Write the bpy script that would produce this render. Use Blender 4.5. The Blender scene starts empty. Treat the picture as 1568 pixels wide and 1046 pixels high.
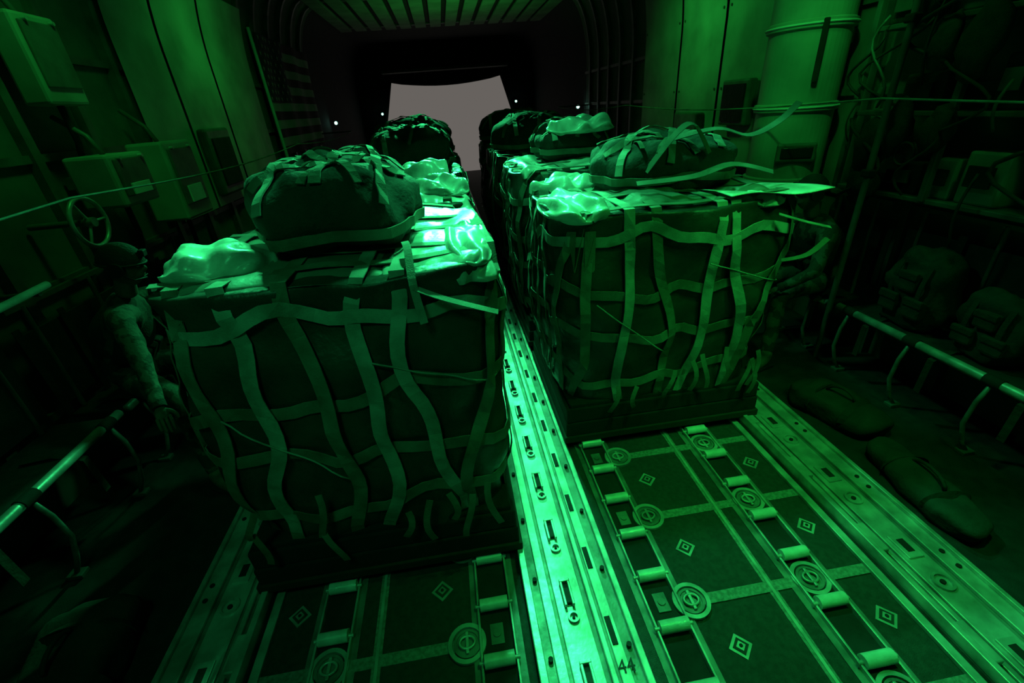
import bpy, bmesh, math, random
from mathutils import Vector, Matrix, noise
from mathutils.bvhtree import BVHTree
random.seed(7)
V=Vector
sc=bpy.context.scene
sc.view_settings.view_transform='Standard'
sc.view_settings.look='None'

# ---------------- materials ----------------
def mat(name,c1,c2=None,rough=.6,metal=0,scale=8,bump=.15,detail=6,bscale=None,stops=(.35,.65),spec=.5):
    m=bpy.data.materials.new(name);m.use_nodes=True
    nt=m.node_tree;N=nt.nodes;L=nt.links
    b=N['Principled BSDF'];b.inputs['Metallic'].default_value=metal
    b.inputs['Specular IOR Level'].default_value=spec
    tc=N.new('ShaderNodeTexCoord')
    nz=N.new('ShaderNodeTexNoise');nz.inputs['Scale'].default_value=scale;nz.inputs['Detail'].default_value=detail
    L.new(tc.outputs['Object'],nz.inputs['Vector'])
    cr=N.new('ShaderNodeValToRGB');c2=c2 or [x*.6 for x in c1]
    cr.color_ramp.elements[0].position=stops[0];cr.color_ramp.elements[1].position=stops[1]
    cr.color_ramp.elements[0].color=(*c1,1);cr.color_ramp.elements[1].color=(*c2,1)
    L.new(nz.outputs['Fac'],cr.inputs['Fac']);L.new(cr.outputs['Color'],b.inputs['Base Color'])
    n2=N.new('ShaderNodeTexNoise');n2.inputs['Scale'].default_value=bscale or scale*5;n2.inputs['Detail'].default_value=4
    L.new(tc.outputs['Object'],n2.inputs['Vector'])
    bp=N.new('ShaderNodeBump');bp.inputs['Strength'].default_value=bump;bp.inputs['Distance'].default_value=.01
    L.new(n2.outputs['Fac'],bp.inputs['Height']);L.new(bp.outputs['Normal'],b.inputs['Normal'])
    mr=N.new('ShaderNodeMapRange');mr.inputs['To Min'].default_value=max(0,rough-.12);mr.inputs['To Max'].default_value=min(1,rough+.12)
    L.new(n2.outputs['Fac'],mr.inputs['Value']);L.new(mr.outputs['Result'],b.inputs['Roughness'])
    return m
def emis(name,c,s):
    m=bpy.data.materials.new(name);m.use_nodes=True;b=m.node_tree.nodes['Principled BSDF']
    b.inputs['Base Color'].default_value=(*c,1);b.inputs['Emission Color'].default_value=(*c,1);b.inputs['Emission Strength'].default_value=s
    return m
M_WALL=mat('wall_insulation',(.15,.16,.14),(.08,.09,.08),.8,scale=2.5,bump=.3,bscale=20)
M_PANEL=mat('wall_panel_paint',(.42,.44,.38),(.24,.26,.22),.55,scale=2)
M_RIB=mat('frame_metal',(.14,.15,.14),(.07,.08,.07),.5,scale=6)
M_DARK=mat('dark_paint_and_shade',(.02,.02,.02),(.010,.010,.010),.85)  # dark fittings, and shade painted onto the aft shell
M_BLACK=mat('black_rubber',(.012,.012,.012),(.02,.02,.02),.7)
M_CEIL=mat('ceiling_panel',(.36,.38,.33),(.22,.24,.2),.75,scale=2)
M_DECK=mat('deck_nonskid',(.045,.05,.045),(.026,.03,.026),.75,scale=40,bump=.5,bscale=300)
M_DECKS=mat('deck_side',(.026,.026,.026),(.012,.012,.012),.9,scale=12,bump=.4,bscale=200)
M_ALU=mat('worn_aluminium',(.70,.72,.68),(.34,.36,.33),.42,metal=.4,scale=9,bump=.12)
M_ALU2=mat('scuffed_aluminium',(.30,.31,.29),(.12,.13,.12),.5,metal=.3,scale=9,bump=.2)
M_STRIP=mat('deck_seam_strip',(.30,.32,.29),(.15,.17,.14),.6,scale=60,bump=.3)
M_ROLL=mat('roller_steel',(.85,.87,.82),(.65,.67,.62),.32,metal=.1,scale=20)
M_BOX2=mat('bundle_wrap',(.042,.048,.038),(.016,.020,.016),.42,scale=4,bump=.5,bscale=24)
M_BASE=mat('honeycomb_base',(.012,.012,.011),(.006,.006,.005),.92,scale=10)
M_SKID=mat('plywood_skid',(.03,.026,.02),(.02,.016,.01),.88,scale=6)
M_COVER=mat('cover_sheet',(.18,.20,.16),(.08,.095,.075),.5,scale=3,bump=.5,bscale=14)
M_PLAST=mat('shiny_plastic_sheet',(.82,.86,.78),(.30,.33,.29),.30,scale=5,bump=.5,bscale=14)
M_WEB=mat('net_webbing',(.17,.20,.15),(.07,.09,.06),.8,scale=7,bump=.3,bscale=200)
M_WEB2=mat('light_webbing',(.36,.41,.35),(.14,.18,.14),.75,scale=7,bump=.3,bscale=200)
M_PACK=mat('parachute_pack',(.028,.034,.026),(.012,.015,.011),.85,scale=6,bump=.6,bscale=40)
M_CAMO=mat('camouflage_cloth',(.10,.10,.075),(.035,.04,.03),.85,scale=14,detail=2,stops=(.48,.52),bump=.4,bscale=60)
M_VEST=mat('vest_cloth',(.03,.035,.026),(.016,.02,.016),.85,scale=20,bump=.5)
M_BAG=mat('duffel_cloth',(.038,.042,.034),(.018,.022,.017),.85,scale=8,bump=.5)
M_SKIN=mat('skin',(.22,.15,.11),(.17,.12,.09),.6,scale=10,bump=.1)
M_BOOT=mat('boot_suede',(.18,.15,.10),(.10,.08,.06),.85,scale=20)
M_SEAT=mat('seat_fabric',(.03,.03,.03),(.018,.018,.018),.9,scale=20)
M_GLASS=mat('dark_window',(.015,.015,.015),(.02,.02,.02),.2)
M_WHITE=mat('label_white',(.8,.82,.78),(.7,.7,.68),.6)
M_FLAGRD=mat('flag_red',(.05,.012,.012),(.04,.01,.01),.8)
M_FLAGW=mat('flag_white',(.5,.5,.47),(.4,.4,.38),.8)
M_FLAGB=mat('flag_blue',(.02,.03,.06),(.02,.02,.05),.8)

# ---------------- builder ----------------
class B:
    def __init__(s): s.v=[];s.f=[];s.mi=[];s.sm=[];s.mats=[]
    def m(s,mt):
        if mt not in s.mats: s.mats.append(mt)
        return s.mats.index(mt)
    def add(s,vs,fs,mt,smooth=False):
        o=len(s.v);k=s.m(mt)
        s.v+= [V(p) for p in vs]
        for f in fs: s.f.append([i+o for i in f]);s.mi.append(k);s.sm.append(smooth)
    def box(s,c,d,mt,rot=None,bev=0.0):
        c=V(c)
        bm=bmesh.new();bmesh.ops.create_cube(bm,size=1)
        for v in bm.verts: v.co=V((v.co.x*d[0],v.co.y*d[1],v.co.z*d[2]))
        if bev>0: bmesh.ops.bevel(bm,geom=bm.edges[:],offset=min(bev,.45*min(d)),segments=2,affect='EDGES',profile=.5)
        Rm=rot if rot is not None else Matrix.Identity(3)
        bm.verts.index_update()
        s.add([c+Rm@v.co for v in bm.verts],[[v.index for v in f.verts] for f in bm.faces],mt)
        bm.free()
    def cyl(s,a,b,r,mt,seg=16,r2=None,caps=True):
        a=V(a);b=V(b);r2=r if r2 is None else r2
        d=(b-a).normalized();u=d.orthogonal().normalized();w=d.cross(u)
        vs=[];
        for p,rr in((a,r),(b,r2)):
            for i in range(seg):
                t=2*math.pi*i/seg;vs.append(p+(u*math.cos(t)+w*math.sin(t))*rr)
        fs=[[i,(i+1)%seg,seg+(i+1)%seg,seg+i] for i in range(seg)]
        s.add(vs,fs,mt,True)
        if caps: s.add(vs,[list(range(seg))[::-1],list(range(seg,2*seg))],mt)
    def tube(s,pts,r,mt,seg=8,closed=False):
        pts=[V(p) for p in pts];n=len(pts);vs=[];pu=None
        for i,p in enumerate(pts):
            if closed: d=(pts[(i+1)%n]-pts[i-1]).normalized()
            else: d=(pts[min(i+1,n-1)]-pts[max(i-1,0)]).normalized()
            if pu is None: u=d.orthogonal().normalized()
            else:
                u=(pu-d*pu.dot(d)).normalized()
            pu=u;w=d.cross(u)
            for k in range(seg):
                t=2*math.pi*k/seg;vs.append(p+(u*math.cos(t)+w*math.sin(t))*r)
        fs=[]
        for i in range(n if closed else n-1):
            for k in range(seg):
                a=i*seg;b=((i+1)%n)*seg;fs.append([a+k,a+(k+1)%seg,b+(k+1)%seg,b+k])
        if not closed: fs+= [list(range(seg))[::-1],[ (n-1)*seg+k for k in range(seg)]]
        s.add(vs,fs,mt,True)
    def ribbon(s,pts,nrm,w,mt,th=.004):
        pts=[V(p) for p in pts];n=len(pts);vs=[]
        for i,p in enumerate(pts):
            d=(pts[min(i+1,n-1)]-pts[max(i-1,0)])
            if d.length<1e-6:d=V((0,0,1))
            d.normalize();nn=V(nrm[i]);sd=d.cross(nn)
            if sd.length<1e-4: sd=d.orthogonal()
            sd.normalize();nn=sd.cross(d).normalized()
            for a,b in((-1,-1),(1,-1),(1,1),(-1,1)): vs.append(p+sd*(a*w/2)+nn*(b*th/2))
        fs=[]
        for i in range(n-1):
            for k in range(4):
                a=i*4;fs.append([a+k,a+(k+1)%4,a+4+(k+1)%4,a+4+k])
        fs+=[[3,2,1,0],[4*n-4,4*n-3,4*n-2,4*n-1]]
        s.add(vs,fs,mt)
    def grid(s,fn,nu,nv,mt,smooth=True,closeu=False):
        vs=[fn(i/(nu if closeu else nu-1),j/(nv-1)) for j in range(nv) for i in range(nu)]
        fs=[]
        for j in range(nv-1):
            for i in range(nu if closeu else nu-1):
                a=j*nu+i;b=j*nu+(i+1)%nu;fs.append([a,b,b+nu,a+nu])
        s.add(vs,fs,mt,smooth)
    def sph(s,c,r,mt,rot=None,nu=20,nv=12,zmin=-1,deform=None):
        c=V(c);r=V(r) if hasattr(r,'__len__') else V((r,r,r));Rm=rot or Matrix.Identity(3)
        lo=math.acos(max(-1,min(1,-zmin)))
        def fn(u,v):
            ph=math.pi*(1-v) if zmin<=-1 else (math.pi-lo)*(1-v)
            t=2*math.pi*u
            p=V((math.sin(ph)*math.cos(t),math.sin(ph)*math.sin(t),math.cos(ph)))
            q=V((p.x*r.x,p.y*r.y,p.z*r.z))
            if deform:q=deform(q,p)
            return c+Rm@q
        s.grid(fn,nu,nv,mt,True,True)
    def mesh(s,me,M,mt,smooth=True):
        s.add([M@v.co for v in me.vertices],[list(p.vertices) for p in me.polygons],mt,smooth)
    def obj(s,name,parent=None,solid=0):
        me=bpy.data.meshes.new(name);me.from_pydata([tuple(v) for v in s.v],[],s.f)
        for mt in s.mats: me.materials.append(mt)
        me.polygons.foreach_set('material_index',s.mi);me.polygons.foreach_set('use_smooth',s.sm)
        me.update();o=bpy.data.objects.new(name,me);bpy.context.collection.objects.link(o)
        if parent: o.parent=parent
        if solid:
            md=o.modifiers.new('thickness','SOLIDIFY');md.thickness=solid
        return o
def empty(name,loc=(0,0,0)):
    e=bpy.data.objects.new(name,None);bpy.context.collection.objects.link(e);return e
def sgn(x): return 1 if x>=0 else -1

# ---------------- camera ----------------
F=680.;C=V((-.34,0,2.1))
VX=V((.9875,.127,-.0936)).normalized();VY=V((-.142,.4571,-.878)).normalized();VZ=VX.cross(VY)
cam=bpy.data.cameras.new('camera');co=bpy.data.objects.new('camera',cam);bpy.context.collection.objects.link(co)
cam.sensor_width=36;cam.lens=36*F/1568;cam.clip_start=.05
Mx=Matrix((VX,VY,VZ)).to_4x4();Mx.translation=C;co.matrix_world=Mx;sc.camera=co

# ---------------- shell ----------------
WX=3.05;Y0=-1.6;Y1=18.0;HZ=4.05
CXR,CRX,CZ0,CRZ=2.55,.50,2.75,1.30
b=B();b.box((0,(Y0+Y1)/2,-.05),(6.6,Y1-Y0,.1),M_DECKS);b.obj('floor')
def prof(t):
    if t<.55: return (WX,t/.55*CZ0)
    a=(t-.55)/.45*math.pi/2
    return (CXR+CRX*math.cos(a),CZ0+CRZ*math.sin(a))
def wx(z,inset=0):
    return (WX if z<CZ0 else CXR+CRX*math.sqrt(max(0,1-((z-CZ0)/CRZ)**2)))-inset
YW=11.4
for sd,nm in((-1,'wall_left'),(1,'wall_right')):
    b=B()
    b.grid(lambda u,v:V((sd*prof(v)[0],Y0+u*(YW-Y0),prof(v)[1])),40,24,M_WALL)
    b.grid(lambda u,v:V((sd*prof(v)[0],YW+u*(Y1-YW),prof(v)[1])),20,24,M_DARK)  # aft wall section coloured dark to stand in for shade
    b.grid(lambda u,v:V((sd*(prof(v)[0]+.08),Y0+u*(Y1-Y0),prof(v)[1])),2,24,M_RIB)
    y=Y0+.2
    while y<YW:
        pts=[];nr=[]
        for k in range(22):
            x,z=prof(k/21);pts.append((sd*(x-.03),y,z));nr.append((-sd,0,.01) if k<13 else (-sd*math.cos((k-13)/8*1.4),0,-math.sin((k-13)/8*1.4)))
        b.ribbon(pts,nr,.07,M_RIB,.06)
        y+=.62
    for z in (.55,1.25,2.0,2.62):
        b.box((sd*(WX-.02),(Y0+YW)/2,z),(.035,YW-Y0,.05),M_RIB)
    b.obj(nm)
b=B()
b.box((0,(Y0+14)/2,HZ+.06),(5.3,14-Y0,.06),M_DARK)
n=14
for i in range(n):
    x=-2.42+i*4.84/(n-1)
    b.box((x,(Y0+14)/2,HZ-.03),(.27,14-Y0,.05),M_CEIL,bev=.01)
for y in (1.2,4.4,7.6,10.8,13.9):
    b.box((0,y,HZ+.015),(5.1,.12,.03),M_RIB)
b.box((0,16,HZ+.06),(5.3,4.1,.06),M_DARK)  # aft ceiling: missing light put into the dark colour
b.obj('ceiling')
b=B();b.box((0,Y0-.05,2),(6.4,.1,4.3),M_DARK);b.obj('wall_front')
b=B()
inner=[(-2.62,0.0),(-2.3,1.7),(-1.9,3.05)]
for k in range(1,10):
    t=k/10;inner.append((-1.9+3.8*t,3.05-.16*math.sin(math.pi*t)))
inner+=[(1.9,3.05),(2.3,1.7),(2.62,0)]
outer=[]
for i,(x,z) in enumerate(inner):
    if i<=1: outer.append((-3.15,z))
    elif i==2: outer.append((-3.15,4.2))
    elif i>=len(inner)-2: outer.append((3.15,z))
    elif i==len(inner)-3: outer.append((3.15,4.2))
    else: outer.append((x*1.6,4.2))
vs=[];fs=[];nI=len(inner)
for yy in(Y1-.12,Y1):
    vs+=[(x,yy,z) for x,z in inner];vs+=[(x,yy,z) for x,z in outer]
for i in range(nI-1):
    fs.append([i,i+1,nI+i+1,nI+i]);fs.append([2*nI+i,3*nI+i,3*nI+i+1,2*nI+i+1]);fs.append([i,2*nI+i,2*nI+i+1,i+1])
b.add(vs,fs,M_DARK)  # bulkhead painted dark as the unlit zone around the opening
b.tube([(x,Y1-.14,z) for x,z in inner],.045,M_DARK)
# retracted door edge along the top of the opening
b.box((0,Y1-.5,3.32),(4.2,.5,.10),M_RIB,bev=.02)
b.obj('wall_aft')

# ---------------- cargo rails ----------------
def ring(b,c,r,w,mt,z=.012,h=.012):
    def fn(u,v):
        t=2*math.pi*u
        q=[(r-w,z-h),(r-w*.9,z),(r,z),(r,z-h)][int(round(v*3))]
        return V((c[0]+q[0]*math.cos(t),c[1]+q[0]*math.sin(t),q[1]))
    b.grid(fn,28,4,mt,False,True)
def tiedown(b,x,y,z):
    ring(b,(x,y),.085,.02,M_ALU,z+.014,.014)
    ring(b,(x,y),.06,.012,M_ALU2,z+.01,.01)
    b.cyl((x,y,z),(x,y,z+.005),.06,M_ALU2,20)
    b.tube([(x+.034*math.cos(t*math.pi/8),y+.026*math.sin(t*math.pi/8),z+.017) for t in range(16)],.006,M_ALU,6,True)
    b.box((x,y,z+.013),(.014,.09,.014),M_ALU,bev=.003)
L0=-1.4;L1=17.8
def slabx(b,x0,x1,z0,z1,mt,bev=.004):
    b.box(((x0+x1)/2,(L0+L1)/2,(z0+z1)/2),(x1-x0,L1-L0,z1-z0),mt,bev=bev)
b=B()
slabx(b,-.23,.21,0,.03,M_ALU2)
slabx(b,-.235,-.20,.03,.075,M_ALU)
slabx(b,-.16,-.115,.03,.045,M_ALU)
slabx(b,-.10,.03,.03,.042,M_ALU)
slabx(b,.05,.075,.03,.06,M_ALU)
slabx(b,.09,.14,.03,.04,M_ALU)
slabx(b,.185,.215,.03,.06,M_ALU)
y=-.9
while y<6:
    b.box((-.04,y,.05),(.05,.10,.02),M_DARK,bev=.004)
    b.box((-.058,y,.062),(.012,.13,.02),M_ALU,bev=.003)
    b.box((-.022,y,.062),(.012,.13,.02),M_ALU,bev=.003)
    b.box((-.04,y+.055,.064),(.05,.014,.02),M_ALU,bev=.003)
    ring(b,(-.035,y-.11),.026,.010,M_ALU,.056,.012)
    b.cyl((-.035,y-.11,.04),(-.035,y-.11,.055),.007,M_DARK,8)
    for dx in(-.175,.165): b.cyl((dx,y+.1,.03),(dx,y+.1,.05),.011,M_DARK,10)
    b.box((.11,y+.17,.042),(.025,.12,.006),M_DARK)
    y+=.36
centre=b.obj('centre_restraint_rail')
tx=bpy.data.curves.new('stencil_text','FONT');tx.body='44';tx.size=.075;tx.extrude=.001
to=bpy.data.objects.new('stencil_number',tx);bpy.context.collection.objects.link(to);to.location=(.088,.90,.042)
to.data.materials.append(M_BLACK);to.parent=centre
def siderail(sd,nm):
    b=B()
    def S(a,c,z0,z1,mt): 
        x0,x1=sorted((sd*a,sd*c));slabx(b,x0,x1,z0,z1,mt)
    S(1.47,1.84,0,.03,M_ALU2);S(1.47,1.50,.03,.09,M_ALU);S(1.545,1.57,.03,.05,M_ALU)
    S(1.59,1.72,.03,.042,M_ALU);S(1.745,1.84,.03,.05,M_ALU)
    S(1.82,1.845,.05,.07,M_ALU)
    y=-1.
    while y<9:
        ring(b,(sd*1.655,y),.045,.012,M_ALU,.054,.012);b.cyl((sd*1.655,y,.04),(sd*1.655,y,.05),.012,M_DARK,10)
        b.box((sd*1.655,y+.19,.046),(.08,.13,.012),M_ALU,bev=.003);b.box((sd*1.655,y+.19,.052),(.035,.07,.006),M_DARK)
        b.box((sd*1.52,y+.25,.055),(.05,.16,.05),M_ALU,bev=.006)
        b.cyl((sd*1.79,y+.05,.05),(sd*1.79,y+.05,.056),.012,M_DARK,10)
        b.cyl((sd*1.79,y+.13,.05),(sd*1.79,y+.13,.056),.012,M_DARK,10)
        y+=.5
    b.obj(nm)
siderail(1,'side_restraint_rail');siderail(-1,'side_restraint_rail')
def lane(sd):
    b=B()
    def S(a,c,z0,z1,mt,bev=.003):
        x0,x1=sorted((sd*a,sd*c));slabx(b,x0,x1,z0,z1,mt,bev)
    S(.23,1.46,0,.008,M_DECK,0)
    S(.895,.935,.008,.013,M_STRIP,0)
    S(.908,.922,.013,.017,M_ALU,0)
    S(1.41,1.45,.008,.03,M_ALU)
    for k in range(-3,22):
        y=1.14+.485*k
        x0,x1=.47,1.41
        b.box((sd*(x0+x1)/2,y,.0115),(x1-x0,.05,.006),M_STRIP)
        tiedown(b,sd*.52,y,.012);
        for xx in(.63,1.31):
            yy=y+.27
            for s_,mm,zz in((.075,M_ALU,.010),(.052,M_DECK,.0125),(.030,M_ALU,.015)):
                b.box((sd*xx,yy,zz),(s_,s_,.004),mm,Matrix.Rotation(math.pi/4,3,'Z'))
            b.cyl((sd*xx,yy,.015),(sd*xx,yy,.020),.008,M_DARK,8)
    b.obj('cargo_lane_floor')
lane(1);lane(-1)
def rollers(sd,xc,hw,off,nm='roller_conveyor',circ=False):
    b=B()
    for e in(-1,1):
        x=sd*xc+e*hw
        b.box((x,(L0+8)/2,.022),(.010,8-L0,.032),M_ALU,bev=.002)
        b.box((x+e*.02,(L0+8)/2,.011),(.03,8-L0,.006),M_ALU2)
    b.box((sd*xc,(L0+8)/2,.0095),(hw*2-.01,8-L0,.003),M_DARK)
    y=off
    while y<8:
        if y>L0+.1:
            b.cyl((sd*xc-hw+.010,y,.041),(sd*xc+hw-.010,y,.041),.028,M_ROLL,20)
            b.cyl((sd*xc-hw-.012,y,.036),(sd*xc+hw+.012,y,.036),.009,M_ALU,8)
        y+=.2425
    k=-4
    while k<22:
        y=1.14+.485*k
        if circ: tiedown(b,sd*xc,y,.012)
        else:
            b.box((sd*xc,y+.02,.014),(.06,.09,.008),M_ALU2,bev=.002)
            b.cyl((sd*xc,y+.02,.018),(sd*xc,y+.02,.024),.018,M_ALU2,12)
        k+=1
    b.obj(nm)
for sd in(1,-1):
    rollers(sd,.385,.075,1.14-.1-.2425*9)
    rollers(sd,1.115,.075,1.14+.12-.2425*9,circ=True)

# ---------------- bundles ----------------
def bundle(nm,cx,cy,w,d,h,seed,fwd=0):
    e=empty(nm)
    ns=V((seed*7.3,seed*3.1,seed*1.7))
    zb=.33
    hw,hd=w/2,d/2
    b=B()
    def shell(u,v):
        t=2*math.pi*u
        ex=5.5
        c,s=math.cos(t),math.sin(t)
        r=1/((abs(c)**ex+abs(s)**ex)**(1/ex))
        if v<.72:
            k=v/.72;z=zb+(h-zb-.05)*k;sc_=1-.07*(1-k)**1.6+.02*math.sin(k*math.pi)
        else:
            k=(v-.72)/.28
            sc_=1-k**3.0 if k<.35 else (1-.35**3)*(1-(k-.35)/.65)
            z=h-.05+.05*min(1,k/.25)**.6
        x,y=r*c*hw*sc_,r*s*hd*sc_
        if y<0: y-=fwd*max(0,1-(z-zb)/(h-zb))*min(1,-y/hd)
        p=V((cx+x,cy+y,z))
        q=p*2.3+ns
        dsp=noise.noise(q)*.05+noise.noise(q*2.7)*.025+noise.noise(V((q.x*4,q.y*4,q.z*1.2)))*.015
        nn=V((x/hw,y/hd,0))*(1 if v<.8 else .3)
        p+=nn*dsp
        if v>.72:p.z+=noise.noise(q*1.3)*.035*min(1,k*3)
        return p
    b.grid(shell,110,66,M_BOX2,True,True)
    b.obj('wrapped_load',e)
    bv=BVHTree.FromPolygons(b.v,b.f)
    b2=B();yc=cy-fwd/2;D=d+fwd
    b2.box((cx,yc,.098),(w*.98,D*.99,.05),M_SKID,bev=.006)
    b2.box((cx,yc,.17),(w*.96,D*.97,.11),M_BASE,bev=.01)
    b2.box((cx,yc,.28),(w*.95,D*.96,.11),M_BASE,bev=.01)
    b2.box((cx,yc,.345),(w*.92,D*.94,.04),M_BASE,bev=.01)
    b2.obj('skid_base',e)
    b3=B();rnd=random.Random(seed)
    def hit(o,dr):
        r=bv.ray_cast(V(o),V(dr).normalized())
        return (r[0],r[1]) if r[0] is not None else (None,None)
    zt=h+.5
    def vstrap(axis,s,wd,mt,amp,lo=.36,lean=0):
        pts=[];nr=[];ph=rnd.uniform(0,6);ph2=rnd.uniform(0,6);fr=rnd.uniform(2.5,6)
        def wob(z,side):return s*(.86+.14*min(1,z/1.3))+amp*math.sin(z*fr+ph+side)+amp*.6*math.sin(z*fr*2.3+ph2)+lean*(z-1)
        rows=20;loose=rnd.uniform(.012,.035)
        H=hd if axis=='y' else hw
        for k in range(rows+1):
            z=lo+(h-.08-lo)*k/rows
            o=(cx+wob(z,0),cy-hd-1,z) if axis=='y' else (cx-hw-1,cy+wob(z,0),z)
            p,nn=hit(o,(0,1,0) if axis=='y' else (1,0,0))
            if p: pts.append(p+(V((0,-1,0)) if axis=='y' else V((-1,0,0)))*(.008+loose*math.sin(k/rows*math.pi)));nr.append(nn)
        for k in range(rows+1):
            t=-H*.97+2*H*.97*k/rows
            ss=wob(h,0)*(1-k/rows)+wob(h,2)*k/rows
            o=(cx+ss,cy+t,zt) if axis=='y' else (cx+t,cy+ss,zt)
            p,nn=hit(o,(0,0,-1))
            if p: pts.append(p+V((0,0,.022)));nr.append(V((0,0,1)))
        for k in range(rows+1):
            z=h-.08-(h-.08-lo)*k/rows
            o=(cx+wob(z,2),cy+hd+1,z) if axis=='y' else (cx+hw+1,cy+wob(z,2),z)
            p,nn=hit(o,(0,-1,0) if axis=='y' else (-1,0,0))
            if p: pts.append(p-(V((0,-1,0)) if axis=='y' else V((-1,0,0)))*.012);nr.append(nn)
        for i,x in enumerate(nr):
            if x.dot(pts[i]-V((cx,cy,.9)))<0: nr[i]=-x
        b3.ribbon(pts,nr,wd,mt,.005)
    def hstrap(z,wd,mt,amp):
        pts=[];nr=[];ph=rnd.uniform(0,6);N_=80
        for k in range(N_+1):
            t=2*math.pi*k/N_
            zz=z+amp*math.sin(3*t+ph)+amp*.7*math.sin(7*t+round(ph)*2)+amp*.5*math.sin(13*t+ph)
            o=V((cx+math.cos(t)*3,cy+math.sin(t)*3,zz))
            p,nn=hit(o,(-math.cos(t),-math.sin(t),0))
            if p:
                nn=V((math.cos(t),math.sin(t),0))
                pts.append(p+nn*.014);nr.append(nn)
        b3.ribbon(pts,nr,wd,mt,.005)
    nv=6
    for i in range(nv):
        s=(-.41+.82*i/(nv-1))*w+rnd.uniform(-.03,.03)
        vstrap('y',s,.058,M_WEB2 if i in(1,3,4) else M_WEB,.034,lean=rnd.uniform(-.13,.13))
    for i in range(5):
        vstrap('x',(-.40+.80*i/4)*d,.055,M_WEB,.026,lean=rnd.uniform(-.08,.08))
    for z in (.55,.82,1.12,1.40):
        hstrap(z+rnd.uniform(-.03,.03),.056,M_WEB if z<1.3 else M_WEB2,.034)
    for i in range(9):
        sx=rnd.uniform(-.42,.42)*w;z0=rnd.uniform(.45,.75);l=rnd.uniform(.025,.045)
        pts=[V((cx+sx+.03*math.sin(k*.5+i),cy-hd-fwd-.02-.02*math.sin(k*.5),z0-l*k)) for k in range(7)]
        b3.ribbon(pts,[V((0,-1,.1))]*7,.03,M_WEB,.003)
    for a,c in (((-.36,.05),(-.05,-.32)),((.1,.22),(.48,.02))):
        pts=[];nr=[]
        for k in range(14):
            t=k/13;x=(a[0]*(1-t)+c[0]*t)*w;z=h*.66+(a[1]*(1-t)+c[1]*t)
            p,nn=hit((cx+x,cy-hd-1,z),(0,1,0))
            if p: pts.append(p+V((0,-.035,0)));nr.append(nn)
        if len(pts)>3:b3.tube(pts,.004,M_WEB2,5)
    b3.obj('cargo_net',e)
    def topz(x,y):
        p,_=hit((x,y,zt),(0,0,-1));return max(p.z,h-.04) if p else h-.04
    return e,topz,bv
def drape(e,nm,x0,x1,y0,y1,topz,mt,seed,amp=.012,off=.012,hang=.0,n=50):
    b=B();ns=V((seed*5.1,seed*2.2,.7))
    def fn(u,v):
        x=x0+(x1-x0)*u;y=y0+(y1-y0)*v
        x+=.05*noise.noise(V((u*3,v*5,seed)));y+=.05*noise.noise(V((u*5,v*3,seed+9)))
        z=topz(x,y)+off
        q=V((x*9,y*3,0))+ns
        z+=amp*(1+math.sin(q.x+2*noise.noise(q*.6)))*.8+amp*noise.noise(q*1.3)
        edge=min(u,1-u,v,1-v)
        if edge<.1: z-=hang*(1-edge/.1)**2
        return V((x,y,z))
    b.grid(fn,n,n,mt,True)
    return b.obj(nm,e,solid=.003)
def pillow(e,nm,c,s,rz,seed,mt=None,fold=7,amp=.02):
    b=B();R=Matrix.Rotation(rz,3,'Z');c=V(c);ns=V((seed*3.3,seed,0))
    def fn(u,v):
        t=2*math.pi*u;ph=-math.pi/2+math.pi*v
        ct,st,cp,sp=math.cos(t),math.sin(t),math.cos(ph),math.sin(ph)
        p=V((s[0]*sgn(ct)*abs(ct)**.8*abs(cp)**.7,s[1]*sgn(st)*abs(st)**.8*abs(cp)**.7,s[2]*sp))
        q=V((p.x/s[0],p.y/s[1],p.z/s[2]))
        f=math.sin(fold*q.x+3*noise.noise(q*1.2+ns)+2*q.y)
        p+=V((q.x*.3,q.y*.5,1 if sp>0 else .1))*(amp*f*max(0,cp)**.3+amp*1.2*noise.noise(q*2.2+ns))
        r=math.hypot(q.x,q.y)
        p.z-=.04*max(0,r-.55)
        return c+R@p
    b.grid(fn,72,30,mt or M_PLAST,True,True)
    b.obj(nm,e)
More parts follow.
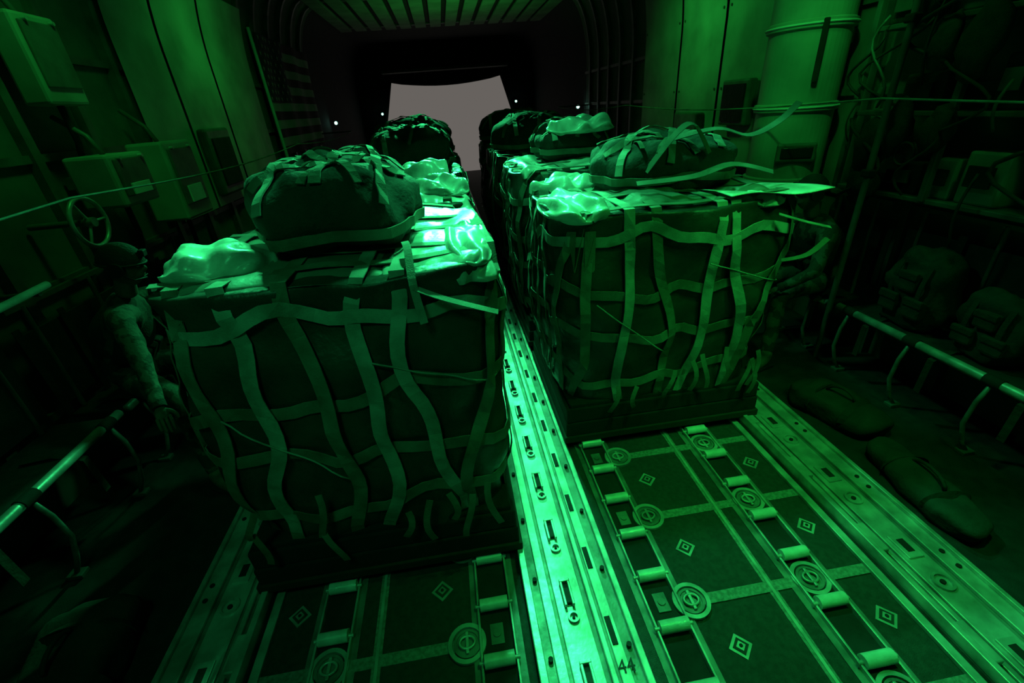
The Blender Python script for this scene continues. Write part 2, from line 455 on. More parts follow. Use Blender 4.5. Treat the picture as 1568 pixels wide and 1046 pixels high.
def pack(e,cx,cy,cz,sx,sy,sz,seed,rotz=0,straps=3,lump=1.0):
    b=B();ns=V((seed,seed*2,seed*3));R=Matrix.Rotation(rotz,3,'Z')
    def S(t,ph,off=0):
        ct,st,cp,sp=math.cos(t),math.sin(t),math.cos(ph),math.sin(ph)
        e1,e2=.7,.62
        x=sx*sgn(ct)*abs(ct)**e1*abs(cp)**e2;y=sy*sgn(st)*abs(st)**e1*abs(cp)**e2;z=sz*sgn(sp)*abs(sp)**(.9)
        p=V((x,y,z));nn=p.normalized()
        p+=nn*((noise.noise(p*4+ns)*.09+noise.noise(p*9+ns)*.035)*lump+noise.noise(p*20+ns)*.010+off)
        if p.z<-sz*.75:p.z=-sz*.75
        return V((cx,cy,cz))+R@p
    b.grid(lambda u,v:S(2*math.pi*u,-math.pi/2+math.pi*v),72,36,M_PACK,True,True)
    bv=BVHTree.FromPolygons(b.v,b.f)
    def strap(p0,p1,w,mt,off=.014,n=30):
        pts=[];nr=[]
        for k in range(n):
            t=k/(n-1)
            o=V((cx,cy,cz+1))+R@V(((p0[0]*(1-t)+p1[0]*t)*sx,(p0[1]*(1-t)+p1[1]*t)*sy,0))
            r=bv.ray_cast(o,V((0,0,-1)))
            if r[0] is not None: pts.append(r[0]+r[1]*off*sgn(r[1].z));nr.append(r[1]*sgn(r[1].z))
        if len(pts)>3:b.ribbon(pts,nr,w,mt,.006)
    rn=random.Random(seed)
    for i in range(straps):
        s=-.75+1.4*i/(max(1,straps-1))
        strap((s,-.97),(s*.5+rn.uniform(-.4,.4),.95),.045,M_WEB2 if i!=1 else M_WEB)
    strap((-.95,-.5),(.95,-.1),.045,M_WEB);strap((-.9,.5),(.95,.1),.045,M_WEB)
    strap((-.2,-.95),(.75,.6),.035,M_WEB);strap((.4,-.95),(-.5,.6),.035,M_WEB)
    pts=[S(2*math.pi*k/60,-.25,.014) for k in range(61)]
    b.ribbon(pts,[(p-V((cx,cy,cz))).normalized() for p in pts],.045,M_WEB,.006)
    for i in range(6):
        a=rn.uniform(0,6.28);r=rn.uniform(.2,.75);px=cx+math.cos(a)*sx*r;py=cy+math.sin(a)*sy*r
        q=bv.ray_cast(V((px,py,cz+1)),V((0,0,-1)));z0=q[0].z if q[0] is not None else cz
        l=rn.uniform(.12,.24);hgt=rn.uniform(.01,.04);pts=[]
        for k in range(11):
            t=k/10;pts.append(V((px+l*(t-.5)*math.cos(a*2),py+l*(t-.5)*math.sin(a*2),z0+hgt*math.sin(math.pi*t)-.01)))
        b.ribbon(pts,[V((0,0,1))]*11,.026,M_WEB,.004)
    b.obj('parachute_pack',e)
def flyrib(e,pts,w,mt):
    b=B();P=[V(p) for p in pts];out=[]
    for i in range(len(P)-1):
        a=P[max(i-1,0)];p=P[i];q=P[i+1];r=P[min(i+2,len(P)-1)]
        for k in range(6):
            t=k/6;out.append(.5*((2*p)+(q-a)*t+(2*a-5*p+4*q-r)*t*t+(3*p-a-3*q+r)*t*t*t))
    out.append(P[-1]);b.ribbon(out,[V((0,-.4,1))]*len(out),w,mt,.004);b.obj('loose_strap',e)

# left row
eL,tz,_=bundle('netted_cargo_bundle',-.86,2.24,1.34,1.26,1.57,3,fwd=.10)
drape(eL,'cover_sheet',-1.42,-.62,1.66,2.80,tz,M_COVER,1,amp=.010,off=.010,hang=.03)
drape(eL,'plastic_sheet',-.64,-.20,1.64,2.82,tz,M_PLAST,2,amp=.008,off=.016,hang=.05)
pillow(eL,'plastic_wrap',(-1.31,1.93,1.62),(.22,.17,.06),.25,4)
pillow(eL,'plastic_wrap',(-.30,2.0,1.58),(.11,.34,.035),0,6,amp=.012)
pack(eL,-.86,2.22,1.74,.33,.36,.21,5,.08,3)
flyrib(eL,[(-.55,1.83,1.64),(-.53,1.70,1.64),(-.52,1.58,1.54),(-.50,1.54,1.40)],.03,M_WEB2)
flyrib(eL,[(-.52,1.58,1.53),(-.4,1.55,1.48),(-.22,1.54,1.41)],.025,M_WEB2)
e2,tz,_=bundle('netted_cargo_bundle',-.88,3.66,1.38,1.28,1.55,9)
drape(e2,'plastic_sheet',-.75,-.22,3.06,4.15,tz,M_PLAST,5,amp=.02,off=.02,hang=.05)
pillow(e2,'plastic_wrap',(-.42,3.45,1.61),(.20,.28,.06),.3,7,amp=.03)
pillow(e2,'plastic_wrap',(-.55,3.95,1.64),(.22,.2,.09),1.3,8,amp=.03)
pack(e2,-1.10,3.6,1.70,.30,.36,.18,8,.3,2)
e3,tz,_=bundle('netted_cargo_bundle',-.88,5.08,1.38,1.28,1.55,12)
pack(e3,-.70,5.0,1.72,.42,.42,.25,11,.3,2)
e4,tz,_=bundle('netted_cargo_bundle',-.88,6.52,1.38,1.28,1.55,14)
pack(e4,-.74,6.5,1.74,.5,.42,.28,15,.1,2)
# right row
r1,tz,_=bundle('netted_cargo_bundle',.89,2.86,1.40,1.24,1.56,21)
drape(r1,'cover_sheet',.30,1.50,2.34,3.40,tz,M_COVER,31,amp=.02,off=.012,hang=.03)
pillow(r1,'plastic_wrap',(.34,2.55,1.56),(.17,.30,.06),.15,17,amp=.022)
pillow(r1,'plastic_wrap',(.46,3.15,1.58),(.26,.2,.06),.5,18,amp=.03)
b=B();b.grid(lambda u,v:V((1.12+.54*u,2.24+.36*v-.06*u,1.595+.012*math.sin(u*7+v*3)-.02*v)),24,14,M_PLAST);b.obj('plastic_sheet',r1,solid=.004)
pillow(r1,'plastic_wrap',(1.30,2.32,1.55),(.16,.07,.035),-.2,20,amp=.015)
pack(r1,1.02,2.92,1.70,.42,.34,.17,23,-.2,3)
flyrib(r1,[(.9,2.7,1.84),(1.2,2.62,1.90),(1.42,2.62,1.85),(1.62,2.66,1.91),(1.74,2.68,2.0)],.04,M_WEB)
flyrib(r1,[(.8,2.62,1.70),(.95,2.58,1.90),(1.06,2.6,1.93),(1.15,2.56,1.78)],.04,M_WEB)
flyrib(r1,[(.7,2.5,1.66),(1.0,2.44,1.68),(1.25,2.48,1.72),(1.45,2.4,1.67)],.045,M_WEB)
flyrib(r1,[(1.40,2.22,1.48),(1.52,2.16,1.44),(1.66,2.14,1.40)],.022,M_WEB2)
flyrib(r1,[(1.46,2.20,1.22),(1.56,2.14,1.26),(1.66,2.14,1.34)],.03,M_WEB)
r2,tz,_=bundle('netted_cargo_bundle',.89,4.28,1.40,1.28,1.60,25)
drape(r2,'plastic_sheet',.26,1.1,3.70,4.8,tz,M_PLAST,27,amp=.02,off=.02,hang=.05)
pack(r2,.80,4.35,1.76,.36,.30,.16,29,.2,2)
pillow(r2,'plastic_wrap',(.86,4.2,1.90),(.30,.22,.06),.3,28,amp=.03)
r3,tz,_=bundle('netted_cargo_bundle',.89,5.72,1.40,1.28,1.62,33)
pack(r3,.70,5.7,1.76,.45,.42,.24,35,.2,2,.6)
r4,tz,_=bundle('netted_cargo_bundle',.89,7.18,1.40,1.28,1.62,37)
pack(r4,.72,7.2,1.78,.52,.42,.25,39,.0,2,.6)

# ---------------- flag on left wall ----------------
b=B();fx=-WX+.10;fy0,fy1=8.3,11.3;fz0,fz1=1.62,3.3
def fl(u,z): return V((-wx(z,.10)+.02*math.sin(u*22),fy0+(fy1-fy0)*u,z))
for i in range(13):
    z1=fz1-(fz1-fz0)*i/13;z0=fz1-(fz1-fz0)*(i+1)/13
    b.grid(lambda u,v:fl(u,z0+(z1-z0)*v),40,3,M_FLAGRD if i%2==0 else M_FLAGW)
z0=fz1-(fz1-fz0)*7/13
b.grid(lambda u,v:fl(u*.4,z0+(fz1-z0)*v)+V((.012,0,0)),20,8,M_FLAGB)
for r in range(9):
    for c in range(6 if r%2==0 else 5):
        u=.4*((c+.5)/6+(0 if r%2==0 else .5/6));z=z0+(fz1-z0)*(r+.5)/9;p=fl(u,z)+V((.02,0,0))
        pts=[p+V((0,math.sin(k*math.pi/5)*(.045 if k%2==0 else .018),math.cos(k*math.pi/5)*(.045 if k%2==0 else .018))) for k in range(10)]
        b.add(pts,[list(range(10))],M_FLAGW)
b.cyl((fx+.05,fy0-.03,fz0-.05),(-wx(fz1,.06),fy0-.03,fz1+.05),.025,M_WHITE,8)
b.obj('american_flag')

# ---------------- side furniture ----------------
b=B()
for i,(y0,y1) in enumerate(((4.75,5.65),(5.7,6.7),(6.75,7.9))):
    b.grid(lambda u,v:V((wx(1.3+v*2.2,.09),y0+(y1-y0)*u,1.3+v*2.2)),4,20,M_PANEL)
    for z in(1.4,2.1,2.9): 
        for y in(y0+.05,y1-.05): b.cyl((wx(z,.09),y,z),(wx(z,.10),y,z),.014,M_RIB,8)
b.box((2.9,5.15,1.95),(.10,.5,.45),M_RIB,bev=.02);b.box((2.845,5.15,1.95),(.02,.40,.36),M_GLASS)
b.box((2.9,6.2,1.60),(.12,.6,.5),M_RIB,bev=.02)
b.obj('liner_panel')
b=B()
for i,(y0,y1) in enumerate(((4.85,5.6),(5.65,6.6),(6.65,7.9))):
    b.grid(lambda u,v:V((-wx(1.3+v*2.2,.09),y0+(y1-y0)*u,1.3+v*2.2)),4,20,M_PANEL)
b.box((-2.92,6.0,1.75),(.10,.6,.7),M_RIB,bev=.03);b.box((-2.86,6.0,1.75),(.02,.45,.5),M_DARK,bev=.01)
b.obj('liner_panel')
b=B();tc=V((2.69,3.95,0));TR=.295
zz=[.88,.90,.93,1.30,1.31,1.36,1.37,1.88,1.89,1.94,1.95,2.45,2.46,2.51,2.52,2.76,2.86]
rr=[-.03,-.005,0,0,.022,.022,0,0,.022,.022,0,0,.022,.022,0,0,-.10]
def tank(u,v):
    t=2*math.pi*u
    k=int(round(v*(len(zz)-1)));r=TR+rr[k]
    return V((tc.x+r*math.cos(t),tc.y+r*math.sin(t),zz[k]))
b.grid(tank,48,17,M_PANEL,False,True)
b.cyl((tc.x,tc.y,.88),(tc.x,tc.y,.89),TR-.03,M_RIB,32)
b.cyl((tc.x,tc.y,2.86),(tc.x,tc.y,2.87),TR-.10,M_RIB,32)
for z in(1.335,1.915,2.485): b.tube([(tc.x+(TR+.024)*math.cos(t*math.pi/20),tc.y+(TR+.024)*math.sin(t*math.pi/20),z) for t in range(40)],.009,M_WHITE,6,True)
dirn=(V((-.34,0,0))-V((tc.x,tc.y,0))).normalized();ang=math.atan2(dirn.y,dirn.x)
Rz=Matrix.Rotation(ang+.25,3,'Z')
b.box(tc+Rz@V((TR+.01,0,0))+V((0,0,1.58)),(.04,.30,.15),M_RIB,Rz,.02)
b.box(tc+Rz@V((TR+.03,0,0))+V((0,0,1.58)),(.02,.24,.09),M_GLASS,Rz,.01)
Rz2=Matrix.Rotation(ang+.3,3,'Z')
b.box(tc+Rz2@V((TR+.03,0,0))+V((0,0,2.3)),(.03,.04,.42),M_DARK,Rz2,.01)
b.box((2.97,3.95,1.6),(.08,.2,.1),M_RIB);b.box((2.97,3.95,2.4),(.08,.2,.1),M_RIB)
b.obj('stowage_container')
def rack(nm,sd,y0,y1,z0,z1,seed,depth=.3,n=10):
    b=B();rn=random.Random(seed)
    xw=WX-.08
    for y in(y0,(y0+y1)/2,y1):
        b.box((sd*(xw-depth),y,(z0+z1)/2),(.04,.04,z1-z0),M_RIB,bev=.005)
    for k in range(4):
        z=z0+(z1-z0)*k/3;
        b.box((sd*(xw-depth/2),(y0+y1)/2,z),(depth,y1-y0,.03),M_RIB,bev=.005)
    for k in range(n):
        y=rn.uniform(y0+.1,y1-.1);lv=rn.randrange(3);z=z0+(z1-z0)*lv/3;h=rn.uniform(.12,(z1-z0)/3-.06);w=rn.uniform(.12,.3)
        b.box((sd*(xw-depth/2+.02),y,z+.015+h/2),(depth*.7,w,h),rn.choice((M_RIB,M_PANEL,M_DARK,M_VEST)),bev=.015)
        b.box((sd*(xw-depth*.87),y,z+.015+h*.55),(.02,w*.6,h*.4),rn.choice((M_DARK,M_RIB,M_ALU2)),bev=.004)
    for k in range(n):
        y=rn.uniform(y0+.1,y1-.1);z=rn.uniform(z0+.0,z1-.3)
        s=(.06,rn.uniform(.06,.14),rn.uniform(.10,.22))
        b.sph((sd*(xw-depth-.03),y,z),s,rn.choice((M_VEST,M_PACK,M_BAG)),None,16,10,-1,lambda q,p:q+q.normalized()*(noise.noise(q*14+V((k,0,0)))*.05))
    for k in range(n+6):
        y=rn.uniform(y0,y1);z=rn.uniform(z0+.1,z1);l=rn.uniform(.2,.55)
        pts=[(sd*(xw-depth-.05-.05*math.sin(t/9*math.pi)),y+.10*math.sin(t*.6+k)*(k%3),z-l*t/9) for t in range(10)]
        b.tube(pts,rn.choice((.006,.009,.012)),rn.choice((M_BLACK,M_BAG,M_RIB)),6)
    for k in range(4):
        y=rn.uniform(y0,y1);z=rn.uniform(z0,z1)
        b.tube([(sd*(xw-depth-.05),y+.07*math.cos(t*.52),z+.07*math.sin(t*.52)) for t in range(12)],.010,M_BLACK,6,True)
    return b.obj(nm)
rack('equipment_rack',1,1.9,3.35,1.35,2.9,5,.24,12)
rack('equipment_rack',1,.3,1.75,1.35,2.9,8,.22,9)
rack('equipment_rack',-1,1.2,2.6,1.5,2.5,12,.20,9)
def ebox(nm,c,d,label=True):
    b=B();c=V(c);b.box(c,d,M_PANEL,bev=.02)
    fx=c.x+d[0]/2+.008
    b.box((fx,c.y,c.z+d[2]*.05),(.02,d[1]*.82,d[2]*.72),M_RIB,bev=.008)
    if label: b.box((fx+.014,c.y,c.z-d[2]*.18),(.012,d[1]*.5,d[2]*.22),M_WHITE,bev=.002)
    for k in(-.3,.3): b.cyl((fx,c.y+k*d[1],c.z+d[2]*.42),(fx+.03,c.y+k*d[1],c.z+d[2]*.42),.012,M_ALU,8)
    b.tube([(c.x,c.y,c.z-d[2]/2),(c.x,c.y,c.z-d[2]/2-.1),(c.x-.03,c.y+.05,c.z-d[2]/2-.22),(c.x-.06,c.y+.05,c.z-d[2]/2-.35)],.02,M_BLACK,8)
    xb=c.x-d[0]/2;b.box(((xb-3.02)/2,c.y,c.z),(xb+3.02,.08,.08),M_RIB)
    b.tube([(c.x,c.y,c.z+d[2]/2),(c.x-.05,c.y,c.z+d[2]/2+.12),(-2.95,c.y+.04,c.z+d[2]/2+.25)],.018,M_RIB,8)
    return b.obj(nm)
ebox('electrical_box',(-2.72,3.75,1.82),(.28,.42,.34))
ebox('electrical_box',(-2.74,4.50,1.72),(.28,.46,.62))
ebox('electrical_box',(-2.84,3.75,2.55),(.16,.36,.50),False)
b=B();wc=V((-2.66,3.25,1.62))
b.tube([wc+V((0,.15*math.cos(t*.2618),.15*math.sin(t*.2618))) for t in range(24)],.014,M_ALU,8,True)
for k in range(3):
    a=k*2.094;b.cyl(wc,wc+V((0,.15*math.cos(a),.15*math.sin(a))),.009,M_ALU,6)
b.cyl(wc,wc+V((-.36,0,0)),.02,M_RIB,10);b.cyl(wc-V((.02,0,0)),wc+V((.03,0,0)),.03,M_ALU2,12)
b.obj('valve_handwheel')
b=B();b.tube([(-2.68,.8,1.33),(-2.68,2.0,1.35),(-2.68,2.75,1.38)],.02,M_WEB2,10)
for y in(1.0,2.0,2.68): b.cyl((-2.68,y,1.35),(-3.0,y,1.35),.015,M_RIB,8)
b.obj('grab_rail')
for sd,x,z in((1,2.30,1.98),(-1,2.30,1.83)):
    b=B()
    pts=[(sd*x,Y0+.1+k*(11-Y0)/30,z-.06*math.sin(math.pi*((k%10)/10))) for k in range(31)]
    b.tube(pts,.006,M_WEB2,6)
    for y in(Y0+.1,11.08): b.cyl((sd*x,y,z),(sd*3.0,y,z),.014,M_RIB,6)
    b.obj('static_line_cable')
for sd in(-1,1):
    b=B();rn=random.Random(40+sd)
    for k in range(6):
        z=rn.uniform(2.95,3.6);x=wx(z,.12);y0=rn.uniform(-1,1);y1=y0+rn.uniform(2,3.4)
        b.tube([(sd*x,y0+(y1-y0)*t/12,z+.02*math.sin(t*1.7)) for t in range(13)],rn.choice((.012,.02,.03)),M_RIB,8)
        for t in range(5): b.box((sd*(x+.03),y0+(y1-y0)*t/4,z),(.06,.04,.08),M_ALU2,bev=.005)
    b.obj('overhead_pipe_run')
b=B();b.cyl((2.60,2.95,0.0),(2.60,2.95,3.1),.022,M_RIB,10);b.cyl((2.60,2.95,3.08),(2.92,2.95,3.08),.02,M_RIB,8)
for z in(1.5,2.4): b.box((2.60,2.95,z),(.07,.07,.05),M_DARK,bev=.01)
b.obj('stanchion_pole')

# ---------------- sidewall seats ----------------
def seats(sd,y0,y1,nm,z=.50,xf=2.62):
    b=B();bk=2.97-xf
    b.tube([(sd*xf,y0,z),(sd*xf,(y0+y1)/2,z),(sd*xf,y1,z)],.027,M_ALU,12)
    b.tube([(sd*(xf+.05),y0+.1,z-.05),(sd*(xf+.05),y1-.2,z-.05)],.012,M_ALU2,8)
    b.box((sd*(xf+.03+(bk-.04)/2),(y0+y1)/2,z-.02),(bk-.04,y1-y0-.05,.03),M_SEAT,bev=.01)
    n=int((y1-y0)/.55)
    for k in range(n+1):
        y=y0+.12+(y1-y0-.24)*k/max(1,n)
        b.cyl((sd*xf,y-.045,z),(sd*xf,y+.045,z),.034,M_DARK,12)
        b.tube([(sd*xf,y,z),(sd*(xf-.03),y+.015,z-.14),(sd*(xf-.04),y+.02,z-.3),(sd*(xf-.01),y,z-.44),(sd*(xf+.03),y-.01,.02)],.013,M_ALU2,8)
        b.box((sd*(xf+.03),y-.01,.0125),(.08,.06,.025),M_RIB,bev=.004)
        b.cyl((sd*(xf+bk-.03),y,z),(sd*(xf+bk-.03),y,1.25),.015,M_RIB,8)
        b.ribbon([(sd*(xf+bk-.06),y+.2,z),(sd*(xf+bk-.06),y+.2,.8),(sd*(xf+bk-.05),y+.2,1.15)],[(-sd,0,0)]*3,.05,M_PACK,.004)
        b.ribbon([(sd*(xf+.25),y+.3,z+.01),(sd*(xf+.1),y+.32,z+.012),(sd*(xf-.03),y+.33,z-.04),(sd*(xf-.04),y+.33,z-.28)],[(0,0,1),(0,0,1),(-sd,0,.3),(-sd,0,0)],.04,M_PACK,.004)
    b.box((sd*(xf+bk-.02),(y0+y1)/2,.85),(.02,y1-y0-.05,.5),M_SEAT,bev=.005)
    b.box((sd*(xf+bk-.02),(y0+y1)/2,1.25),(.03,y1-y0,.03),M_RIB)
    return b.obj(nm)
seats(1,.6,2.85,'sidewall_seat_row',.52,2.58)
seats(1,3.0,3.6,'sidewall_seat_row',.48,2.62)
seats(-1,.6,2.60,'sidewall_seat_row',.56,2.58)
seats(-1,2.7,4.6,'sidewall_seat_row',.53,2.60)
def bag(nm,c,s,rz,seed,mt=M_BAG):
    b=B();R=Matrix.Rotation(rz,3,'Z');c=V(c)
    def fn(u,v):
        t=2*math.pi*u;ph=-math.pi/2+math.pi*v
        ct,st,cp,sp=math.cos(t),math.sin(t),math.cos(ph),math.sin(ph)
        p=V((s[0]*sgn(ct)*abs(ct)**.6*abs(cp)**.6,s[1]*sgn(st)*abs(st)**.6*abs(cp)**.6,s[2]*sgn(sp)*abs(sp)**.7))
        p+=p.normalized()*(noise.noise(p*9+V((seed,0,0)))*.05)
        p.z=max(p.z,-s[2]*.8)
        return c+V((0,0,s[2]*.8))+R@p
    b.grid(fn,40,24,mt,True,True)
    for k in(-.4,.4):
        pts=[];
        for t in range(13):
            a=math.pi*t/12;pts.append(c+V((0,0,s[2]*.8))+R@V((s[0]*1.04*math.cos(a),s[1]*k,s[2]*1.06*math.sin(a)**.8)))
        b.ribbon(pts,[(p-c).normalized() for p in pts],.04,M_PACK,.005)
    b.tube([c+V((0,0,s[2]*1.75))+R@V((0,s[1]*.3*math.cos(t*math.pi/8),.06*math.sin(t*math.pi/8))) for t in range(9)],.01,M_PACK,6)
    b.obj(nm)
bag('duffel_bag',(2.14,2.20,0),(.15,.30,.10),.30,1)
bag('duffel_bag',(2.08,1.50,0),(.12,.36,.07),-.12,2)
bag('duffel_bag',(-2.2,1.3,0),(.18,.3,.12),.1,3)
def ruck(c,s,seed,tilt=.0):
    b=B();c=V(c)
    def fn(u,v):
        t=2*math.pi*u;ph=-math.pi/2+math.pi*v
        ct,st,cp,sp=math.cos(t),math.sin(t),math.cos(ph),math.sin(ph)
        p=V((s[0]*sgn(ct)*abs(ct)**.6*abs(cp)**.5,s[1]*sgn(st)*abs(st)**.6*abs(cp)**.5,s[2]*sgn(sp)*abs(sp)**.8))
        p+=p.normalized()*(noise.noise(p*8+V((seed,0,0)))*.06+noise.noise(p*20+V((seed,0,0)))*.015)
        p.z=max(p.z,-s[2]*.85);return c+V((0,0,s[2]*.85))+p
    b.grid(fn,44,26,M_BAG,True,True)
    for dy,dz in((-.45,.55),(.45,.55),(0,1.15)):
        b.box(c+V((-s[0]*.95,s[1]*dy,s[2]*dz)),(.07,s[1]*.66,s[2]*.48),M_BAG,bev=.02)
        b.box(c+V((-s[0]*.95-.03,s[1]*dy,s[2]*(dz+.17))),(.03,s[1]*.68,s[2]*.2),M_VEST,bev=.01)
    for dy in(-.5,.5):
        b.ribbon([c+V((-s[0]*(.9+.25*math.sin(t*.4)),s[1]*dy,s[2]*(1.6-.16*t))) for t in range(9)],[V((-1,0,.1))]*9,.03,M_VEST,.005)
    b.obj('rucksack')
ruck((2.79,2.45,.535),(.13,.20,.28),3);ruck((2.80,1.95,.535),(.12,.19,.22),9);ruck((2.80,1.35,.535),(.12,.22,.26),14)

# ---------------- crew ----------------
def skinmesh(verts,edges,rad,root=0,sub=2):
    me=bpy.data.meshes.new('t');me.from_pydata(verts,edges,[]);o=bpy.data.objects.new('t',me);bpy.context.collection.objects.link(o)
    o.modifiers.new('s','SKIN')
    for i,r in enumerate(rad):
        sv=me.skin_vertices[0].data[i];sv.radius=(r,r) if not hasattr(r,'__len__') else r;sv.use_root=(i==root)
    o.modifiers.new('u','SUBSURF').levels=sub
    dg=bpy.context.evaluated_depsgraph_get();dg.update();ev=o.evaluated_get(dg);m2=bpy.data.meshes.new_from_object(ev)
    bpy.data.objects.remove(o);return m2
def hand(b,wr,dirv,up,sd,curl=.5,mt=None):
    mt=mt or M_SKIN
    d=V(dirv).normalized();u=V(up);u=(u-d*u.dot(d)).normalized();s=d.cross(u)*sd
    wr=V(wr)
    me=skinmesh([wr,wr+d*.04,wr+d*.085],[(0,1),(1,2)],[(.026,.02),(.038,.018),(.036,.015)]);b.mesh(me,Matrix.Identity(4),mt)
    for k,(off,l) in enumerate(((-.03,.068),(-.01,.078),(.010,.073),(.029,.056))):
        p=wr+d*.085+s*off;pts=[p-d*.02];dd=d.copy()
        pts.append(p)
        for j,fr in enumerate((.45,.32,.23)):
            a=curl*(.5+.35*j);dd=(dd*math.cos(a)-u*math.sin(a)).normalized()
            pts.append(pts[-1]+dd*l*fr*1.1)
        me=skinmesh(pts,[(i,i+1) for i in range(4)],[.010,.0095,.0088,.008,.0065],sub=1);b.mesh(me,Matrix.Identity(4),mt)
    p=wr+d*.03-s*.03
    pts=[p+s*.012,p-s*.012+d*.015,p-s*.03+d*.04-u*.012,p-s*.032+d*.065-u*.024]
    me=skinmesh(pts,[(0,1),(1,2),(2,3)],[.014,.012,.010,.008],sub=1);b.mesh(me,Matrix.Identity(4),mt)
def crew(nm,J,face,glove=None):
    b=B()
    names=['pel','waist','chest','neckb','shL','elL','wrL','shR','elR','wrR','hipL','knL','anL','hipR','knR','anR']
    idx={n:i for i,n in enumerate(names)}
    rad=dict(pel=(.16,.13),waist=(.15,.12),chest=(.17,.13),neckb=(.075,.07),shL=.075,elL=.052,wrL=.036,shR=.075,elR=.052,wrR=.036,hipL=.10,knL=.072,anL=.052,hipR=.10,knR=.072,anR=.052)
    ed=[('pel','waist'),('waist','chest'),('chest','neckb'),('chest','shL'),('shL','elL'),('elL','wrL'),('chest','shR'),('shR','elR'),('elR','wrR'),('pel','hipL'),('hipL','knL'),('knL','anL'),('pel','hipR'),('hipR','knR'),('knR','anR')]
    me=skinmesh([J[n] for n in names],[(idx[a],idx[c]) for a,c in ed],[rad[n] for n in names])
    for v in me.vertices: v.co+=v.normal*(noise.noise(v.co*14)*.012)
    b.mesh(me,Matrix.Identity(4),M_CAMO)
    fx=V(face).normalized()
    ch=V(J['chest']);pe=V(J['waist']);ax=(ch-pe).normalized();sdv=(V(J['shL'])-V(J['shR'])).normalized();fr=ax.cross(sdv);
    if fr.dot(fx)<0: fr=-fr
    Rv=Matrix((sdv,fr,ax)).transposed()
    if Rv.determinant()<0: Rv=Matrix((-sdv,fr,ax)).transposed()
    def vest(q,p): return V((sgn(q.x)*min(abs(q.x),.19),q.y,q.z))
    b.sph((ch+pe)/2+ax*.03,(.22,.165,.27),M_VEST,Rv,24,14,-1,vest)
    for k in(-.1,0,.1): b.box((ch+pe)/2+Rv@V((k,.165,-.05)),(.08,.05,.13),M_VEST,Rv,.015)
    nb=V(J['neckb']);hc=V(J['head'])
    me=skinmesh([nb-V((0,0,.03)),(nb+hc)/2,hc],[(0,1),(1,2)],[.062,.055,.05]);b.mesh(me,Matrix.Identity(4),M_SKIN)
    up=V((0,0,1));lx=up.cross(fx).normalized();uz=fx.cross(lx).normalized()
    Rh=Matrix((lx,fx,uz)).transposed()
    if Rh.determinant()<0: Rh=Matrix((-lx,fx,uz)).transposed()
    def hd(q,p):
        if q.z<0:
            k=-q.z/.12;q.x*=1-.35*k*k;q.y*=1-.12*k
            if p.y>0:q.y+=.012*k
        if p.y>.8 and abs(p.x)<.3:
            q.y+=.020*math.exp(-((q.z+.012)/.022)**2)*math.exp(-(p.x/.16)**2)
        q.y-=.010*math.exp(-((q.z-.018)/.014)**2)*math.exp(-((abs(p.x)-.38)/.16)**2)*(1 if p.y>0 else 0)
        q.y+=.006*math.exp(-((q.z+.055)/.010)**2)*(1 if p.y>.7 else 0)
        return q
    b.sph(hc,(.076,.097,.120),M_SKIN,Rh,40,32,-1,hd)
    for s in(-1,1):
        b.sph(hc+Rh@V((s*.030,.083,.016)),.012,M_WHITE,None,10,8)
        b.sph(hc+Rh@V((s*.030,.0935,.016)),.005,M_BLACK,None,8,6)
        b.sph(hc+Rh@V((s*.079,0,0)),(.012,.022,.034),M_SKIN,Rh,12,8)
        b.cyl(hc+Rh@V((s*.078,0,.0)),hc+Rh@V((s*.108,0,.0)),.042,M_BLACK,18)
    b.box(hc+Rh@V((0,.098,-.055)),(.045,.006,.006),M_BOOT,Rh,.002)
    b.sph(hc+Rh@V((0,-.008,.022)),(.098,.118,.118),M_VEST,Rh,32,14,.0)
    b.tube([hc+Rh@V((.1*math.cos(t),.12*math.sin(t)-.008,.022)) for t in [k*math.pi/12 for k in range(24)]],.007,M_BLACK,6,True)
    b.box(hc+Rh@V((0,.112,.08)),(.05,.03,.04),M_BLACK,Rh,.006)
    b.tube([hc+Rh@V((.10,.02,-.02)),hc+Rh@V((.09,.08,-.06)),hc+Rh@V((.03,.115,-.058))],.005,M_BLACK,6)
    for s,k in((1,'L'),(-1,'R')):
        w=V(J['wr'+k]);e_=V(J['el'+k]);hand(b,w,(w-e_).normalized(),V((0,0,1)),s,.55,glove)
        b.cyl(w-(w-e_).normalized()*.03,w+(w-e_).normalized()*.01,.036,M_VEST,14)
        a=V(J['an'+k]);kd=V(J['toe'+k]).normalized()
        sid=V((0,0,1)).cross(kd)
        Rb=Matrix((sid,kd,V((0,0,1)))).transposed()
        me=skinmesh([a+V((0,0,.06)),V((a.x,a.y,a.z-.02))-kd*.01,V((a.x,a.y,.055))+kd*.05,V((a.x,a.y,.045))+kd*.15,V((a.x,a.y,.04))+kd*.19],[(0,1),(1,2),(2,3),(3,4)],[.056,.05,.05,.045,.036]);b.mesh(me,Matrix.Identity(4),M_BOOT)
        b.box(V((a.x,a.y,.014))+kd*.07,(.095,.29,.028),M_BLACK,Rb,.012)
    return b.obj(nm)
crew('seated_crew_member',dict(pel=(2.74,3.25,.64),waist=(2.68,3.24,.78),chest=(2.54,3.20,1.0),neckb=(2.44,3.18,1.18),head=(2.36,3.16,1.35),
 shL=(2.48,3.40,1.10),elL=(2.30,3.43,.84),wrL=(2.12,3.30,.74),shR=(2.44,2.98,1.10),elR=(2.30,2.86,.82),wrR=(2.14,2.98,.68),
 hipL=(2.66,3.36,.62),knL=(2.24,3.40,.60),anL=(2.12,3.40,.12),hipR=(2.66,3.14,.62),knR=(2.20,3.04,.60),anR=(2.08,2.90,.12),toeL=(-1,.1,0),toeR=(-1,-.3,0)),(-1,.15,-.1))
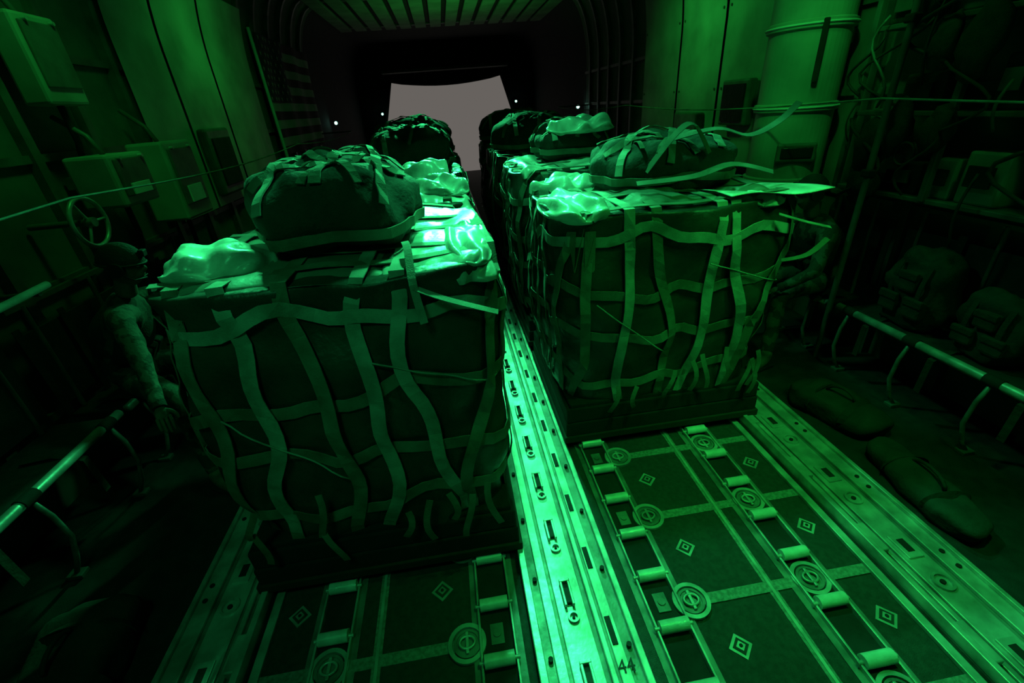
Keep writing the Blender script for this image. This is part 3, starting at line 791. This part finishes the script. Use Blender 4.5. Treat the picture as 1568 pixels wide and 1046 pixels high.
crew('seated_crew_member',dict(pel=(-2.70,2.95,.69),waist=(-2.64,2.92,.83),chest=(-2.48,2.88,1.06),neckb=(-2.38,2.85,1.25),head=(-2.30,2.83,1.42),
 shL=(-2.34,2.66,1.17),elL=(-2.18,2.44,.95),wrL=(-2.06,2.24,.78),shR=(-2.42,3.08,1.17),elR=(-2.26,3.16,.94),wrR=(-2.04,3.05,.82),
 hipL=(-2.60,2.84,.66),knL=(-2.20,2.60,.62),anL=(-2.06,2.40,.12),hipR=(-2.60,3.06,.66),knR=(-2.18,3.12,.62),anR=(-2.06,3.10,.12),toeL=(1,-.5,0),toeR=(1,.1,0)),(1,.1,-.15),M_BOOT)

# ---------------- indicator lamps ----------------
E=emis('lamp_glow',(.35,1,.75),6)
for p in((-2.33,17.72,2.12),(2.36,17.72,2.2),(2.88,11.5,1.95),(-2.9,12.6,2.0)):
    b=B();b.sph(p,.035,E,None,10,8);b.cyl((p[0],p[1]+.02,p[2]),(p[0],p[1]+.08,p[2]),.045,M_RIB,10);b.obj('indicator_lamp')

# ---------------- lights ----------------
MINT=(.04,1,.28);GRN=(.03,1,.11)
def area(nm,loc,tgt,p,sz,col=MINT,spread=180):
    l=bpy.data.lights.new(nm,'AREA');l.energy=p;l.color=col;l.size=sz
    l.spread=math.radians(spread)
    o=bpy.data.objects.new(nm,l);bpy.context.collection.objects.link(o);o.location=loc
    o.rotation_euler=(V(tgt)-V(loc)).to_track_quat('-Z','Y').to_euler();return o
def spot(nm,loc,tgt,p,ang,col=GRN,rad=.05):
    l=bpy.data.lights.new(nm,'SPOT');l.energy=p;l.color=col;l.spot_size=math.radians(ang);l.spot_blend=.8;l.shadow_soft_size=rad
    o=bpy.data.objects.new(nm,l);bpy.context.collection.objects.link(o);o.location=loc
    o.rotation_euler=(V(tgt)-V(loc)).to_track_quat('-Z','Y').to_euler();return o
area('ceiling_and_fill_light',(.15,3.5,3.95),(.15,2.2,0),22,.25,MINT,90)
area('ceiling_and_fill_light',(.9,1.3,3.95),(1.0,1.3,0),7,.2,GRN,60)
area('ceiling_and_fill_light',(-.2,8.8,3.9),(-.4,2.6,1.6),60,.35,MINT,40)
spot('added_spot',(-1.5,4.0,3.9),(-1.36,1.90,1.6),620,17,MINT)  # added narrow spot, brightens the plastic on the left front corner
spot('added_spot',(.0,3.4,3.9),(-.34,1.85,1.55),420,18,MINT)  # added spot for the highlight on the front right sheet
spot('added_spot',(.5,4.6,3.9),(.40,2.45,1.55),420,17,MINT)  # added spot for the bright left top corner of the right bundle
spot('added_spot',(1.3,4.2,3.9),(1.42,2.35,1.6),260,16,MINT)  # added spot for the glint along the right bundle's top edge
spot('added_spot',(1.6,1.0,3.9),(1.35,2.3,1.05),85,26,GRN)
area('ceiling_and_fill_light',(1.6,6.2,3.8),(3.05,6.0,2.6),5.5,.3,GRN,110)
area('ceiling_and_fill_light',(-1.6,6.2,3.8),(-3.05,6.6,2.4),3.4,.3,GRN,110)
spot('added_spot',(1.2,2.2,3.9),(2.69,3.9,2.1),70,34,GRN)  # added spot that lifts the stowage container
area('ceiling_and_fill_light',(1.9,3.0,3.8),(2.9,3.6,1.6),1.6,.3,GRN,100)
area('ceiling_and_fill_light',(-1.9,3.2,3.8),(-2.9,4.0,1.6),2.2,.3,GRN,90)
spot('added_uplight',(.2,10.6,2.3),(.2,11.0,4.05),32,140,GRN)  # unseen spot added only to light the ceiling panels
area('ceiling_and_fill_light',(1.9,.5,3.9),(1.4,2.4,.8),2.6,.3,GRN,60)
area('ceiling_and_fill_light',(-1.2,-.3,3.8),(-1.0,1.6,1.1),1.7,.5,MINT,60)  # weak fill added near the camera for the left bundle's front
w=bpy.data.worlds.new('night_sky');sc.world=w;w.use_nodes=True
bg=w.node_tree.nodes['Background'];bg.inputs['Color'].default_value=(.135,.122,.112,1);bg.inputs['Strength'].default_value=1.0
